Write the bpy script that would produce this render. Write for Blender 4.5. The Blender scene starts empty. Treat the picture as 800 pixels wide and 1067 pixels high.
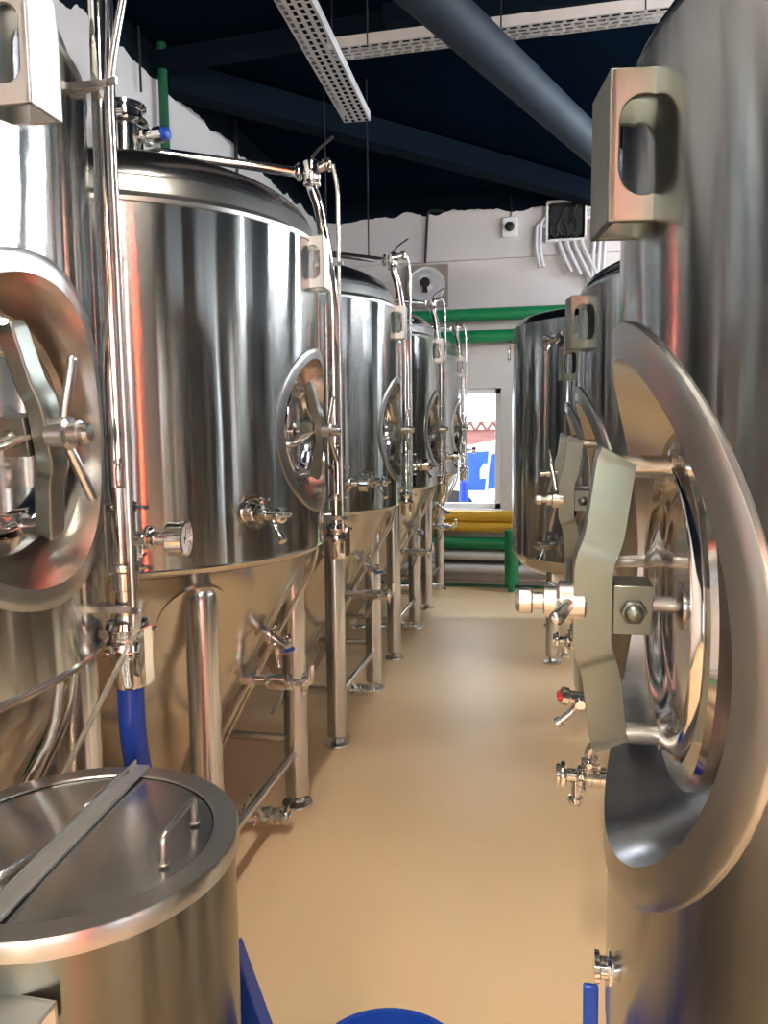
import bpy, math, random
from mathutils import Vector as V, Matrix as Mx, noise
random.seed(4)
PI = math.pi
S = bpy.context.scene
C = S.collection
W, H = 800.0, 1067.0

# ------------------------------------------------------------------ camera
F, YAW, PITCH, ROLL, EYE = 800.0, math.radians(12.0), math.radians(6.1), 0.011, 1.6
fw = V((-math.sin(YAW)*math.cos(PITCH), math.cos(YAW)*math.cos(PITCH), -math.sin(PITCH)))
rt = V((math.cos(YAW), math.sin(YAW), 0)); up = rt.cross(fw)
rt2 = rt*math.cos(ROLL)-up*math.sin(ROLL); up2 = up*math.cos(ROLL)+rt*math.sin(ROLL)
cd = bpy.data.cameras.new('camera'); cam = bpy.data.objects.new('camera', cd); C.objects.link(cam)
cd.sensor_fit = 'HORIZONTAL'; cd.sensor_width = 36; cd.lens = 36*F/W; cd.clip_start = .02; cd.clip_end = 200
m = Mx.Identity(4)
for i in range(3):
    m[i][0] = rt2[i]; m[i][1] = up2[i]; m[i][2] = -fw[i]; m[i][3] = (0, 0, EYE)[i]
cam.matrix_world = m
S.camera = cam

def at(px, py, X=None, Y=None, Z=None):
    """world point seen at a photograph pixel on the plane X=, Y= or Z= (used to survey positions)"""
    d = fw*F + rt2*(px-W/2) - up2*(py-H/2)
    o = V((0, 0, EYE))
    t = ((X-o.x)/d.x if X is not None else (Y-o.y)/d.y if Y is not None else (Z-o.z)/d.z)
    return o+d*t

# ------------------------------------------------------------------ materials
MAT = {}
def mat(name, col, rough=.5, metal=0., bump=0., bscale=(8, 8, 8), aniso=0., arot=0., var=0., vscale=(3, 3, 3), spec=None,
        emit=None, estr=0., coat=0., trans=0., ior=1.45, rvar=0., bdist=.002, fine=0., ripple=0.):
    mt = bpy.data.materials.new(name); mt.use_nodes = True; nt = mt.node_tree; nd = nt.nodes; lk = nt.links
    b = nd['Principled BSDF']
    b.inputs['Base Color'].default_value = (*col, 1); b.inputs['Roughness'].default_value = rough; b.inputs['Metallic'].default_value = metal
    b.inputs['IOR'].default_value = ior
    if spec is not None: b.inputs['Specular IOR Level'].default_value = spec
    if coat: b.inputs['Coat Weight'].default_value = coat; b.inputs['Coat Roughness'].default_value = .12
    if trans: b.inputs['Transmission Weight'].default_value = trans
    if emit: b.inputs['Emission Color'].default_value = (*emit, 1); b.inputs['Emission Strength'].default_value = estr
    tc = nd.new('ShaderNodeTexCoord')
    def noi(scale, det=4.):
        mp = nd.new('ShaderNodeMapping'); mp.inputs['Scale'].default_value = scale
        lk.new(tc.outputs['Object'], mp.inputs[0])
        n = nd.new('ShaderNodeTexNoise'); n.inputs['Scale'].default_value = 1; n.inputs['Detail'].default_value = det
        lk.new(mp.outputs[0], n.inputs['Vector']); return n
    if aniso:
        b.inputs['Anisotropic'].default_value = aniso; b.inputs['Anisotropic Rotation'].default_value = arot
        tg = nd.new('ShaderNodeTangent'); tg.direction_type = 'RADIAL'; tg.axis = 'Z'; lk.new(tg.outputs[0], b.inputs['Tangent'])
    if var:
        n = noi(vscale); mr = nd.new('ShaderNodeMix'); mr.data_type = 'RGBA'
        mr.inputs[6].default_value = (*[c*(1-var) for c in col], 1); mr.inputs[7].default_value = (*[min(1, c*(1+var)) for c in col], 1)
        lk.new(n.outputs[0], mr.inputs[0]); lk.new(mr.outputs[2], b.inputs['Base Color'])
    if rvar:
        n = noi(vscale); mr = nd.new('ShaderNodeMapRange'); mr.inputs[3].default_value = rough-rvar; mr.inputs[4].default_value = rough+rvar
        lk.new(n.outputs[0], mr.inputs[0]); lk.new(mr.outputs[0], b.inputs['Roughness'])
    last = None
    if bump:
        n = noi(bscale, 2.); bp = nd.new('ShaderNodeBump'); bp.inputs['Strength'].default_value = bump; bp.inputs['Distance'].default_value = bdist
        lk.new(n.outputs[0], bp.inputs['Height']); last = bp
    if fine:
        n = noi((40, 40, 900), 2.); bp = nd.new('ShaderNodeBump'); bp.inputs['Strength'].default_value = fine; bp.inputs['Distance'].default_value = .0004
        lk.new(n.outputs[0], bp.inputs['Height'])
        if last: lk.new(last.outputs[0], bp.inputs['Normal'])
        last = bp
    if ripple:
        n = noi((13, 13, .35), 2.5); bp = nd.new('ShaderNodeBump'); bp.inputs['Strength'].default_value = ripple; bp.inputs['Distance'].default_value = .0022
        lk.new(n.outputs[0], bp.inputs['Height'])
        if last: lk.new(last.outputs[0], bp.inputs['Normal'])
        last = bp
    if last: lk.new(last.outputs[0], b.inputs['Normal'])
    MAT[name] = mt
    return mt

steel = mat('brushed_stainless', (.46, .47, .465), .16, 1, bump=.5, bscale=(2.5, 2.5, 1.2), bdist=.006, ripple=.5, aniso=1., arot=.25)
steel_cone = mat('cone_stainless', (.68, .65, .61), .2, 1, bump=.6, bscale=(5, 5, 5), bdist=.006, rvar=.05)
steel_dome = mat('dome_stainless', (.55, .54, .54), .22, 1, bump=.3, bscale=(3, 3, 3), bdist=.006)
steel_band = mat('satin_ring_stainless', (.45, .45, .44), .30, 1, fine=.3)
steel_mid = mat('satin_stainless', (.60, .585, .57), .26, 1, rvar=.05)
steel_leg = mat('brushed_tube_stainless', (.62, .60, .575), .27, 1, aniso=.5, arot=.25)
steel_mir = mat('polished_stainless', (.74, .72, .70), .1, 1)
steel_cast = mat('cast_steel', (.20, .21, .19), .40, 1, bump=.4, bscale=(35, 35, 35), bdist=.002, var=.18, vscale=(22, 22, 22), rvar=.08)
steel_lid = mat('worn_lid_stainless', (.55, .56, .55), .24, 1, bump=.4, bscale=(6, 6, 6), bdist=.004, rvar=.08, vscale=(9, 9, 9))
steel_drum = mat('drum_stainless', (.16, .165, .15), .2, 1, bump=.4, bscale=(4, 4, 1), bdist=.008, aniso=.9, arot=.25)
galv = mat('galvanised_steel', (.62, .62, .62), .42, 1, var=.15, vscale=(20, 20, 20))
black = mat('black_rubber', (.015, .015, .017), .45)
cable = mat('black_cable', (.01, .01, .012), .5)
navy = mat('ceiling_navy', (.0022, .0055, .012), 1., spec=.0, bump=.6, bscale=(6, 6, 6), bdist=.03, var=.3)
navy2 = mat('beam_navy', (.0035, .0075, .014), .8, spec=.04, var=.2)
duct_m = mat('duct_grey_blue', (.018, .029, .046), .6, spec=.15, var=.2)
blue_out = mat('blue_post_paint', (.0, .03, .3), .5)
blue = mat('blue_plastic', (.01, .055, .36), .3)
blue_h = mat('blue_hose_rubber', (.008, .035, .26), .35, bump=.3, bscale=(60, 60, 60))
clear = mat('clear_hose', (.62, .60, .54), .15, trans=.8, ior=1.2)
green = mat('green_pipe_paint', (.008, .20, .075), .38, var=.12)
dgreen = mat('dark_green_paint', (.006, .09, .045), .4)
yellow = mat('yellow_pipe_paint', (.62, .36, .03), .42, var=.12)
whitep = mat('white_pipe_lagging', (.62, .60, .62), .45, var=.06)
pinkp = mat('copper_pink_pipe', (.45, .28, .25), .4)
redp = mat('red_plastic', (.6, .02, .015), .35)
white = mat('white_plastic', (.75, .75, .74), .35)
dial = mat('dial_white', (.8, .8, .78), .3)
ink = mat('dial_ink', (.02, .02, .02), .4)
upvc = mat('window_frame_white', (.85, .86, .88), .3)
glass = mat('pane_glass', (1, 1, 1), .0, trans=1., ior=1.02)
copper = mat('brass_fitting', (.62, .38, .22), .25, 1)
vanw = mat('van_white_paint', (.82, .84, .86), .25, coat=.5)
vang = mat('van_blue_glass', (.02, .08, .28), .35, var=.5, vscale=(3, 3, 3))
brick = mat('red_roof_tiles', (.16, .06, .05), .8, var=.35, vscale=(4, 4, 12))
asphalt = mat('pale_paving', (.5, .5, .48), .9)
tube_w = mat('lit_tube_white', (1, 1, 1), .5, emit=(.93, .97, 1), estr=230.)
tube_c = mat('fill_tube_cool', (1, 1, 1), .5, emit=(.86, .93, 1), estr=330.)
tube_ww = mat('lit_tube_warm', (1, 1, 1), .5, emit=(1, .80, .52), estr=90.)
tube_n = mat('lit_tube_soft_warm', (1, 1, 1), .5, emit=(1, .90, .74), estr=220.)
tube_r = mat('lit_strip_red', (.3, 0, 0), .5, emit=(1, .05, .015), estr=90.)
tube_g = mat('lit_strip_green', (0, .3, 0), .5, emit=(.03, 1, .18), estr=12.)

plate_m = mat('fan_plate', (.30, .27, .24), .5, .3, var=.3, vscale=(9, 9, 9))
fan_m = mat('fan_face', (.75, .78, .82), .3, .55)
tray_m = mat('tray_zinc', (.62, .62, .63), .5, .25, var=.1, vscale=(20, 20, 20))
# floor: tan resin with faint blotches and a glossy top
def floor_material():
    mt = bpy.data.materials.new('tan_resin_floor'); mt.use_nodes = True; nt = mt.node_tree; nd = nt.nodes; lk = nt.links
    b = nd['Principled BSDF']; tc = nd.new('ShaderNodeTexCoord'); b.inputs['Coat Weight'].default_value = .2; b.inputs['Coat Roughness'].default_value = .35
    n = nd.new('ShaderNodeTexNoise'); n.inputs['Scale'].default_value = 1.1; n.inputs['Detail'].default_value = 5
    lk.new(tc.outputs['Object'], n.inputs['Vector'])
    cr = nd.new('ShaderNodeValToRGB'); cr.color_ramp.elements[0].position = .3; cr.color_ramp.elements[1].position = .7
    cr.color_ramp.elements[0].color = (.86, .61, .35, 1); cr.color_ramp.elements[1].color = (.93, .69, .43, 1)
    lk.new(n.outputs[0], cr.inputs[0]); lk.new(cr.outputs[0], b.inputs['Base Color'])
    n2 = nd.new('ShaderNodeTexNoise'); n2.inputs['Scale'].default_value = 2.5; n2.inputs['Detail'].default_value = 3
    lk.new(tc.outputs['Object'], n2.inputs['Vector'])
    mr = nd.new('ShaderNodeMapRange'); mr.inputs[3].default_value = .38; mr.inputs[4].default_value = .52
    lk.new(n2.outputs[0], mr.inputs[0]); lk.new(mr.outputs[0], b.inputs['Roughness'])
    n3 = nd.new('ShaderNodeTexNoise'); n3.inputs['Scale'].default_value = 5; lk.new(tc.outputs['Object'], n3.inputs['Vector'])
    bp = nd.new('ShaderNodeBump'); bp.inputs['Strength'].default_value = .2; bp.inputs['Distance'].default_value = .01
    lk.new(n3.outputs[0], bp.inputs['Height']); lk.new(bp.outputs[0], b.inputs['Normal'])
    return mt
floor_m = floor_material()

def wall_material(name, col, zc, slope=0., zj=None):
    """plaster, sprayed black above a ragged line at height zc (the black ceiling paint runs down the wall)"""
    mt = bpy.data.materials.new(name); mt.use_nodes = True; nt = mt.node_tree; nd = nt.nodes; lk = nt.links
    b = nd['Principled BSDF']; b.inputs['Roughness'].default_value = .9; b.inputs['Specular IOR Level'].default_value = .08
    g = nd.new('ShaderNodeNewGeometry'); sp = nd.new('ShaderNodeSeparateXYZ'); lk.new(g.outputs['Position'], sp.inputs[0])
    n = nd.new('ShaderNodeTexNoise'); n.inputs['Scale'].default_value = 3.5; n.inputs['Detail'].default_value = 6
    lk.new(g.outputs['Position'], n.inputs['Vector'])
    ma = nd.new('ShaderNodeMath'); ma.operation = 'MULTIPLY_ADD'; ma.inputs[1].default_value = .22
    lk.new(n.outputs[0], ma.inputs[0]); lk.new(sp.outputs['Z'], ma.inputs[2])
    gt = nd.new('ShaderNodeMath'); gt.operation = 'GREATER_THAN'; gt.inputs[1].default_value = zc+.11; lk.new(ma.outputs[0], gt.inputs[0])
    n2 = nd.new('ShaderNodeTexNoise'); n2.inputs['Scale'].default_value = 1.6; n2.inputs['Detail'].default_value = 5
    lk.new(g.outputs['Position'], n2.inputs['Vector'])
    m1 = nd.new('ShaderNodeMix'); m1.data_type = 'RGBA'; m1.inputs[6].default_value = (*[c*.92 for c in col], 1); m1.inputs[7].default_value = (*[min(1, c*1.06) for c in col], 1)
    lk.new(n2.outputs[0], m1.inputs[0])
    m2 = nd.new('ShaderNodeMix'); m2.data_type = 'RGBA'; m2.inputs[7].default_value = (.0025, .006, .012, 1)
    lk.new(gt.outputs[0], m2.inputs[0]); lk.new(m1.outputs[2], m2.inputs[6]); lk.new(m2.outputs[2], b.inputs['Base Color'])
    bp = nd.new('ShaderNodeBump'); bp.inputs['Strength'].default_value = .25; bp.inputs['Distance'].default_value = .02
    lk.new(n.outputs[0], bp.inputs['Height']); lk.new(bp.outputs[0], b.inputs['Normal'])
    return mt

# ------------------------------------------------------------------ mesh builder
def frame(axis, hint=V((0, 0, 1))):
    a = V(axis).normalized()
    if abs(a.dot(hint)) > .95: hint = V((1, 0, 0)) if abs(a.x) < .9 else V((0, 1, 0))
    u = hint.cross(a).normalized(); v = a.cross(u)
    return u, v, a

def fillet(pts, rad, n=6):
    pts = [V(p) for p in pts]; out = [pts[0]]
    for i in range(1, len(pts)-1):
        a, b, c = pts[i-1], pts[i], pts[i+1]
        d1 = (a-b); d2 = (c-b); l = min(rad, d1.length*.49, d2.length*.49)
        p, q = b+d1.normalized()*l, b+d2.normalized()*l
        for k in range(n+1):
            t = k/n; out.append(p*(1-t)**2+b*2*t*(1-t)+q*t*t)
    out.append(pts[-1]); return out

class MB:
    def __init__(s): s.v = []; s.f = []; s.n = None
    def add(s, vs, fs):
        o = len(s.v); s.v += [tuple(x) for x in vs]; s.f += [tuple(i+o for i in f) for f in fs]; return s
    def lathe(s, prof, o=(0, 0, 0), axis=(0, 0, 1), n=32):
        u, v, a = frame(axis); o = V(o); vs = []; fs = []
        for (r, h) in prof:
            for k in range(n):
                t = 2*PI*k/n; vs.append(o+a*h+(u*math.cos(t)+v*math.sin(t))*max(r, 1e-5))
        for i in range(len(prof)-1):
            for k in range(n):
                j = (k+1) % n; fs.append((i*n+k, i*n+j, (i+1)*n+j, (i+1)*n+k))
        if prof[0][0] > 1e-4: fs.append(tuple(reversed(range(n))))
        if prof[-1][0] > 1e-4: fs.append(tuple((len(prof)-1)*n+k for k in range(n)))
        return s.add(vs, fs)
    def shell(s, prof, o=(0, 0, 0), axis=(0, 0, 1), n=32):
        m_ = MB().lathe(prof, o, axis, n); fs = [f for f in m_.f if len(f) == 4]
        return s.add(m_.v, fs)
    def cyl(s, a, b, r, r2=None, n=20):
        a, b = V(a), V(b); L = (b-a).length; r2 = r if r2 is None else r2
        c = min(r*.15, .002)
        return s.lathe([(r-c, 0), (r, c), (r2, L-c), (r2-c, L)], a, b-a, n)
    def rod(s, a, b, r, n=16):           # rounded ends
        a, b = V(a), V(b); L = (b-a).length
        p = [(r*math.sin(t), r*(1-math.cos(t))) for t in [0, .5, 1., 1.57]]
        return s.lathe([(max(x, 1e-5), y) for x, y in p]+[(max(x, 1e-5), L-y) for x, y in reversed(p)], a, b-a, n)
    def tube(s, pts, r, n=12, caps=True):
        pts = [V(p) for p in pts]; N = len(pts); vs = []; fs = []
        t0 = (pts[1]-pts[0]).normalized(); u, v, _ = frame(t0)
        for i, p in enumerate(pts):
            t = (pts[min(i+1, N-1)]-pts[max(i-1, 0)]).normalized()
            u = (u-t*u.dot(t)).normalized(); v = t.cross(u)
            rr = r(i/(N-1)) if callable(r) else r
            for k in range(n):
                a = 2*PI*k/n; vs.append(p+(u*math.cos(a)+v*math.sin(a))*rr)
        for i in range(N-1):
            for k in range(n):
                j = (k+1) % n; fs.append((i*n+k, i*n+j, (i+1)*n+j, (i+1)*n+k))
        if caps: fs.append(tuple(reversed(range(n)))); fs.append(tuple((N-1)*n+k for k in range(n)))
        return s.add(vs, fs)
    def box(s, c, size, u=(1, 0, 0), v=(0, 1, 0), w=None):
        c = V(c); u = V(u).normalized(); v = V(v).normalized(); w = u.cross(v) if w is None else V(w)
        a, b, d = [x/2 for x in size]
        vs = [c+u*(i*a)+v*(j*b)+w*(k*d) for k in (-1, 1) for j in (-1, 1) for i in (-1, 1)]
        return s.add(vs, [(0, 2, 3, 1), (4, 5, 7, 6), (0, 1, 5, 4), (2, 6, 7, 3), (0, 4, 6, 2), (1, 3, 7, 5)])
    def ribbon(s, pts, side, width, thick):      # a bent flat bar: path, its flat direction, width, thickness
        pts = [V(p) for p in pts]; side = V(side).normalized(); vs = []; fs = []; N = len(pts)
        for i, p in enumerate(pts):
            t = (pts[min(i+1, N-1)]-pts[max(i-1, 0)]).normalized(); nn = side.cross(t).normalized()
            w_ = width(i/(N-1)) if callable(width) else width
            for (a, b) in ((-1, -1), (1, -1), (1, 1), (-1, 1)): vs.append(p+side*(a*w_/2)+nn*(b*thick/2))
        for i in range(N-1):
            for k in range(4):
                j = (k+1) % 4; fs.append((i*4+k, i*4+j, (i+1)*4+j, (i+1)*4+k))
        fs += [(3, 2, 1, 0), tuple((N-1)*4+k for k in range(4))]
        return s.add(vs, fs)
    def slotplate(s, c, u, v, w, h, t, sw, sh, n=24, off=0.):   # plate with an oblong hole
        c = V(c); u = V(u).normalized(); v = V(v).normalized(); nn = u.cross(v); vs = []; fs = []
        outer = []; inner = []
        for k in range(n):
            a = 2*PI*(k+.5)/n; ca, sa = math.cos(a), math.sin(a)
            sx = abs((w/2)/ca) if ca else 9; sy = abs((h/2)/sa) if sa else 9; q = min(sx, sy); outer.append((ca*q, sa*q))
            r = sw/2; y0 = sh/2-r; inner.append((ca*r+off, sa*r+(y0 if sa > 0 else -y0)))
        # put true corners on the outline
        for cx in (-w/2, w/2):
            for cy in (-h/2, h/2):
                k = min(range(n), key=lambda i: (outer[i][0]-cx)**2+(outer[i][1]-cy)**2); outer[k] = (cx, cy)
        for z in (t/2, -t/2):
            for lp in (outer, inner):
                for (x, y) in lp: vs.append(c+u*x+v*y+nn*z)
        for k in range(n):
            j = (k+1) % n
            fs += [(k, j, n+j, n+k), (2*n+j, 2*n+k, 3*n+k, 3*n+j), (j, k, 2*n+k, 2*n+j), (n+k, n+j, 3*n+j, 3*n+k)]
        return s.add(vs, fs)
    def build(s, name, mt, parent=None, label=None, auto=38, bevel=0., flat=False):
        me = bpy.data.meshes.new(name); me.from_pydata(s.v, [], s.f); me.update()
        o = bpy.data.objects.new(name, me); C.objects.link(o)
        if isinstance(mt, (list, tuple)):
            for q in mt: me.materials.append(q)
        else: me.materials.append(mt)
        if not flat: me.shade_smooth()
        if s.n: me.normals_split_custom_set_from_vertices([tuple(q) for q in s.n])
        elif not flat: me.set_sharp_from_angle(angle=math.radians(auto))
        if bevel:
            b = o.modifiers.new('b', 'BEVEL'); b.width = bevel; b.segments = 2; b.limit_method = 'ANGLE'; b.harden_normals = False
        if parent: o.parent = parent
        if label: o['label'] = label
        return o

def tag(o, label, cat, group=None, kind=None):
    o['label'] = label; o['category'] = cat
    if group: o['group'] = group
    if kind: o['kind'] = kind
    return o
def thing(name, label, cat, loc=(0, 0, 0), rz=0., group=None):
    o = bpy.data.objects.new(name, None); C.objects.link(o); o.location = loc; o.rotation_euler = (0, 0, rz)
    o.empty_display_size = .1
    return tag(o, label, cat, group)
def struct(o): o['kind'] = 'structure'; return o

# ------------------------------------------------------------------ sanitary fittings
def clampring(mb, p, axis, r, nut=None):
    """tri-clamp: two ferrules under a split ring with a wing nut"""
    p = V(p); a = V(axis).normalized(); q = r*1.55
    mb.lathe([(r, -.012), (q*.86, -.009), (q, -.006), (q*1.04, 0), (q, .006), (q*.86, .009), (r, .012)], p, a, 24)
    u, v, _ = frame(a); d = V(nut) if nut is not None else u
    d = (d-a*d.dot(a)).normalized(); w = a.cross(d)
    mb.box(p+d*(q+.004), (.016, .014, .012), d, w); mb.rod(p+d*(q+.006)-w*.012, p+d*(q+.006)+w*.03, .0035, 8)
    mb.box(p+d*(q+.006)+w*.026, (.022, .007, .008), d, w)
    mb.box(p-d*(q+.001), (.012, .02, .01), d, w)

def butterfly(parent, p, axis, r, hd, name='butterfly_valve', grip=None, L=.11):
    """valve body between two clamps with a lever pointing along hd"""
    mb = MB(); p = V(p); a = V(axis).normalized(); hd = V(hd); st = (a.cross(hd)).normalized()
    mb.lathe([(r, -.05), (r*1.1, -.03), (r*1.5, -.027), (r*1.5, -.012), (r*1.62, -.01), (r*1.62, .01), (r*1.5, .012), (r*1.5, .027), (r*1.1, .03), (r, .05)], p, a, 24)
    clampring(mb, p-a*.042, a, r, st); clampring(mb, p+a*.042, a, r, -st)
    mb.cyl(p+st*r*1.4, p+st*(r*1.6+.03), .009); mb.cyl(p+st*(r*1.6+.012), p+st*(r*1.6+.022), .014, n=6)
    o = mb.build(name, steel_mir, parent)
    hb = MB(); q = p+st*(r*1.6+.03); hn = hd.normalized()
    hb.ribbon([q, q+hn*L*.3+st*.004, q+hn*L*.45+st*.012, q+hn*L+st*.014], st.cross(hn), .016, .005)
    hb.cyl(q-st*.006, q+st*.006, .012)
    hb.build('valve_lever', steel_mid, o, bevel=.0012)
    if grip:
        g = MB(); g.ribbon([q+hn*L*.5+st*.013, q+hn*L*1.03+st*.0145], st.cross(hn), .022, .011); g.build('lever_grip', grip, o, bevel=.003)
    return o

def samplevalve(parent, p, n, upd, grip=blue, scale=1.):
    """small sampling cock: body along n, spout bent down, capped knob"""
    p = V(p); n = V(n).normalized(); k = scale; d = V((0, 0, -1)); d = (d-n*d.dot(n)).normalized(); s_ = n.cross(d)
    mb = MB(); mb.lathe([(.013*k, 0), (.013*k, .018*k), (.024*k, .02*k), (.027*k, .026*k), (.024*k, .032*k), (.014*k, .034*k), (.014*k, .075*k), (.019*k, .078*k), (.019*k, .092*k), (.011*k, .096*k)], p, n, 20)
    mb.tube(fillet([p+n*.055*k, p+n*.062*k+d*.03*k, p+n*.085*k+d*.055*k], .02*k), .0075*k, 10)
    mb.cyl(p+n*.085*k+d*.055*k, p+n*.094*k+d*.064*k, .011*k, n=12)
    mb.rod(p+n*.058*k-s_*.03*k, p+n*.058*k+s_*.034*k, .006*k, 10); mb.cyl(p+n*.058*k+s_*.03*k, p+n*.058*k+s_*.045*k, .012*k, n=10)
    mb.box(p+n*.026*k-d*.03*k, (.014*k, .012*k, .02*k), n, s_); mb.rod(p+n*.026*k-d*.034*k-s_*.02*k, p+n*.026*k-d*.034*k+s_*.016*k, .003*k, 8)
    o = mb.build('sample_valve', steel_mir, parent)
    h = MB(); h.rod(p+n*.094*k-s_*.022*k, p+n*.098*k+s_*.024*k, .0065*k, 10); h.build('valve_knob', grip, o)
    return o

def gauge(parent, p, n, r=.032):
    p = V(p); n = V(n).normalized()
    mb = MB(); mb.lathe([(r*.9, -.03), (r, -.026), (r, 0), (r*1.07, .001), (r*1.07, .006), (r*.93, .007), (r*.92, .001)], p, n, 28)
    o = mb.build('pressure_gauge', steel_mir, parent)
    MB().lathe([(r*.92, .001), (r*.91, .0015)], p, n, 28).build('dial', dial, o)
    u, v, a = frame(n); t = MB()
    for k in range(13):
        an = math.radians(-45+k*22.5); d = u*math.cos(an)+v*math.sin(an); w = a.cross(d)
        t.box(p+a*.0022+d*r*.76, (r*.18, r*.04, .0006), d, w)
    d = (u*.4+v).normalized(); t.box(p+a*.003+d*r*.2, (r*1.0, r*.06, .0006), d, a.cross(d)); t.cyl(p+a*.002, p+a*.004, r*.09)
    t.build('dial_marks', ink, o, flat=True)
    return o

# ------------------------------------------------------------------ the tanks
def azf(az):
    a = math.radians(az); return V((math.cos(a), math.sin(a), 0)), V((-math.sin(a), math.cos(a), 0))
UP = V((0, 0, 1))

def jacket(parent, R, z0, z1, haz, hz, hole, pad):
    """double wall of the tank with the round hatch opening cut in"""
    mb = MB(); N = []; h0 = math.radians(haz)
    A = math.asin((hole+pad)/R); B = hole+pad; ns = 20
    def P(az, z): mb.v.append((R*math.cos(h0+az), R*math.sin(h0+az), z)); N.append((math.cos(h0+az), math.sin(h0+az), 0)); return len(mb.v)-1
    bd = []
    for k in range(ns): bd.append((-A+2*A*k/ns, -B))
    for k in range(ns): bd.append((A, -B+2*B*k/ns))
    for k in range(ns): bd.append((A-2*A*k/ns, B))
    for k in range(ns): bd.append((-A, B-2*B*k/ns))
    rings = []; nr = 5
    for i in range(nr+1):
        t = i/nr; row = []
        for (a, z) in bd:
            p = R*math.sin(a); L = math.hypot(p, z); pa, pz = math.asin(p/L*hole/R), z/L*hole
            row.append(P(pa*(1-t)+a*t, hz+pz*(1-t)+z*t))
        rings.append(row)
    M_ = len(bd)
    for i in range(nr):
        for k in range(M_):
            j = (k+1) % M_; mb.f.append((rings[i+1][k], rings[i+1][j], rings[i][j], rings[i][k]))
    azs = [-A+2*A*k/ns for k in range(ns+1)]; ng = 64
    azs2 = [A+(2*PI-2*A)*k/ng for k in range(ng+1)]
    zlo = [z0+(hz-B-z0)*k/3 for k in range(4)]; zmi = [hz-B+2*B*k/ns for k in range(ns+1)]; zhi = [hz+B+(z1-hz-B)*k/4 for k in range(5)]
    def grid(as_, zs):
        g = [[P(a, z) for a in as_] for z in zs]
        for i in range(len(zs)-1):
            for k in range(len(as_)-1): mb.f.append((g[i][k], g[i][k+1], g[i+1][k+1], g[i+1][k]))
    for zs in (zlo, zhi): grid(azs, zs)
    for zs in (zlo, zmi, zhi): grid(azs2, zs)
    mb.n = N
    return mb.build('jacket', steel, parent)

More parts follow.
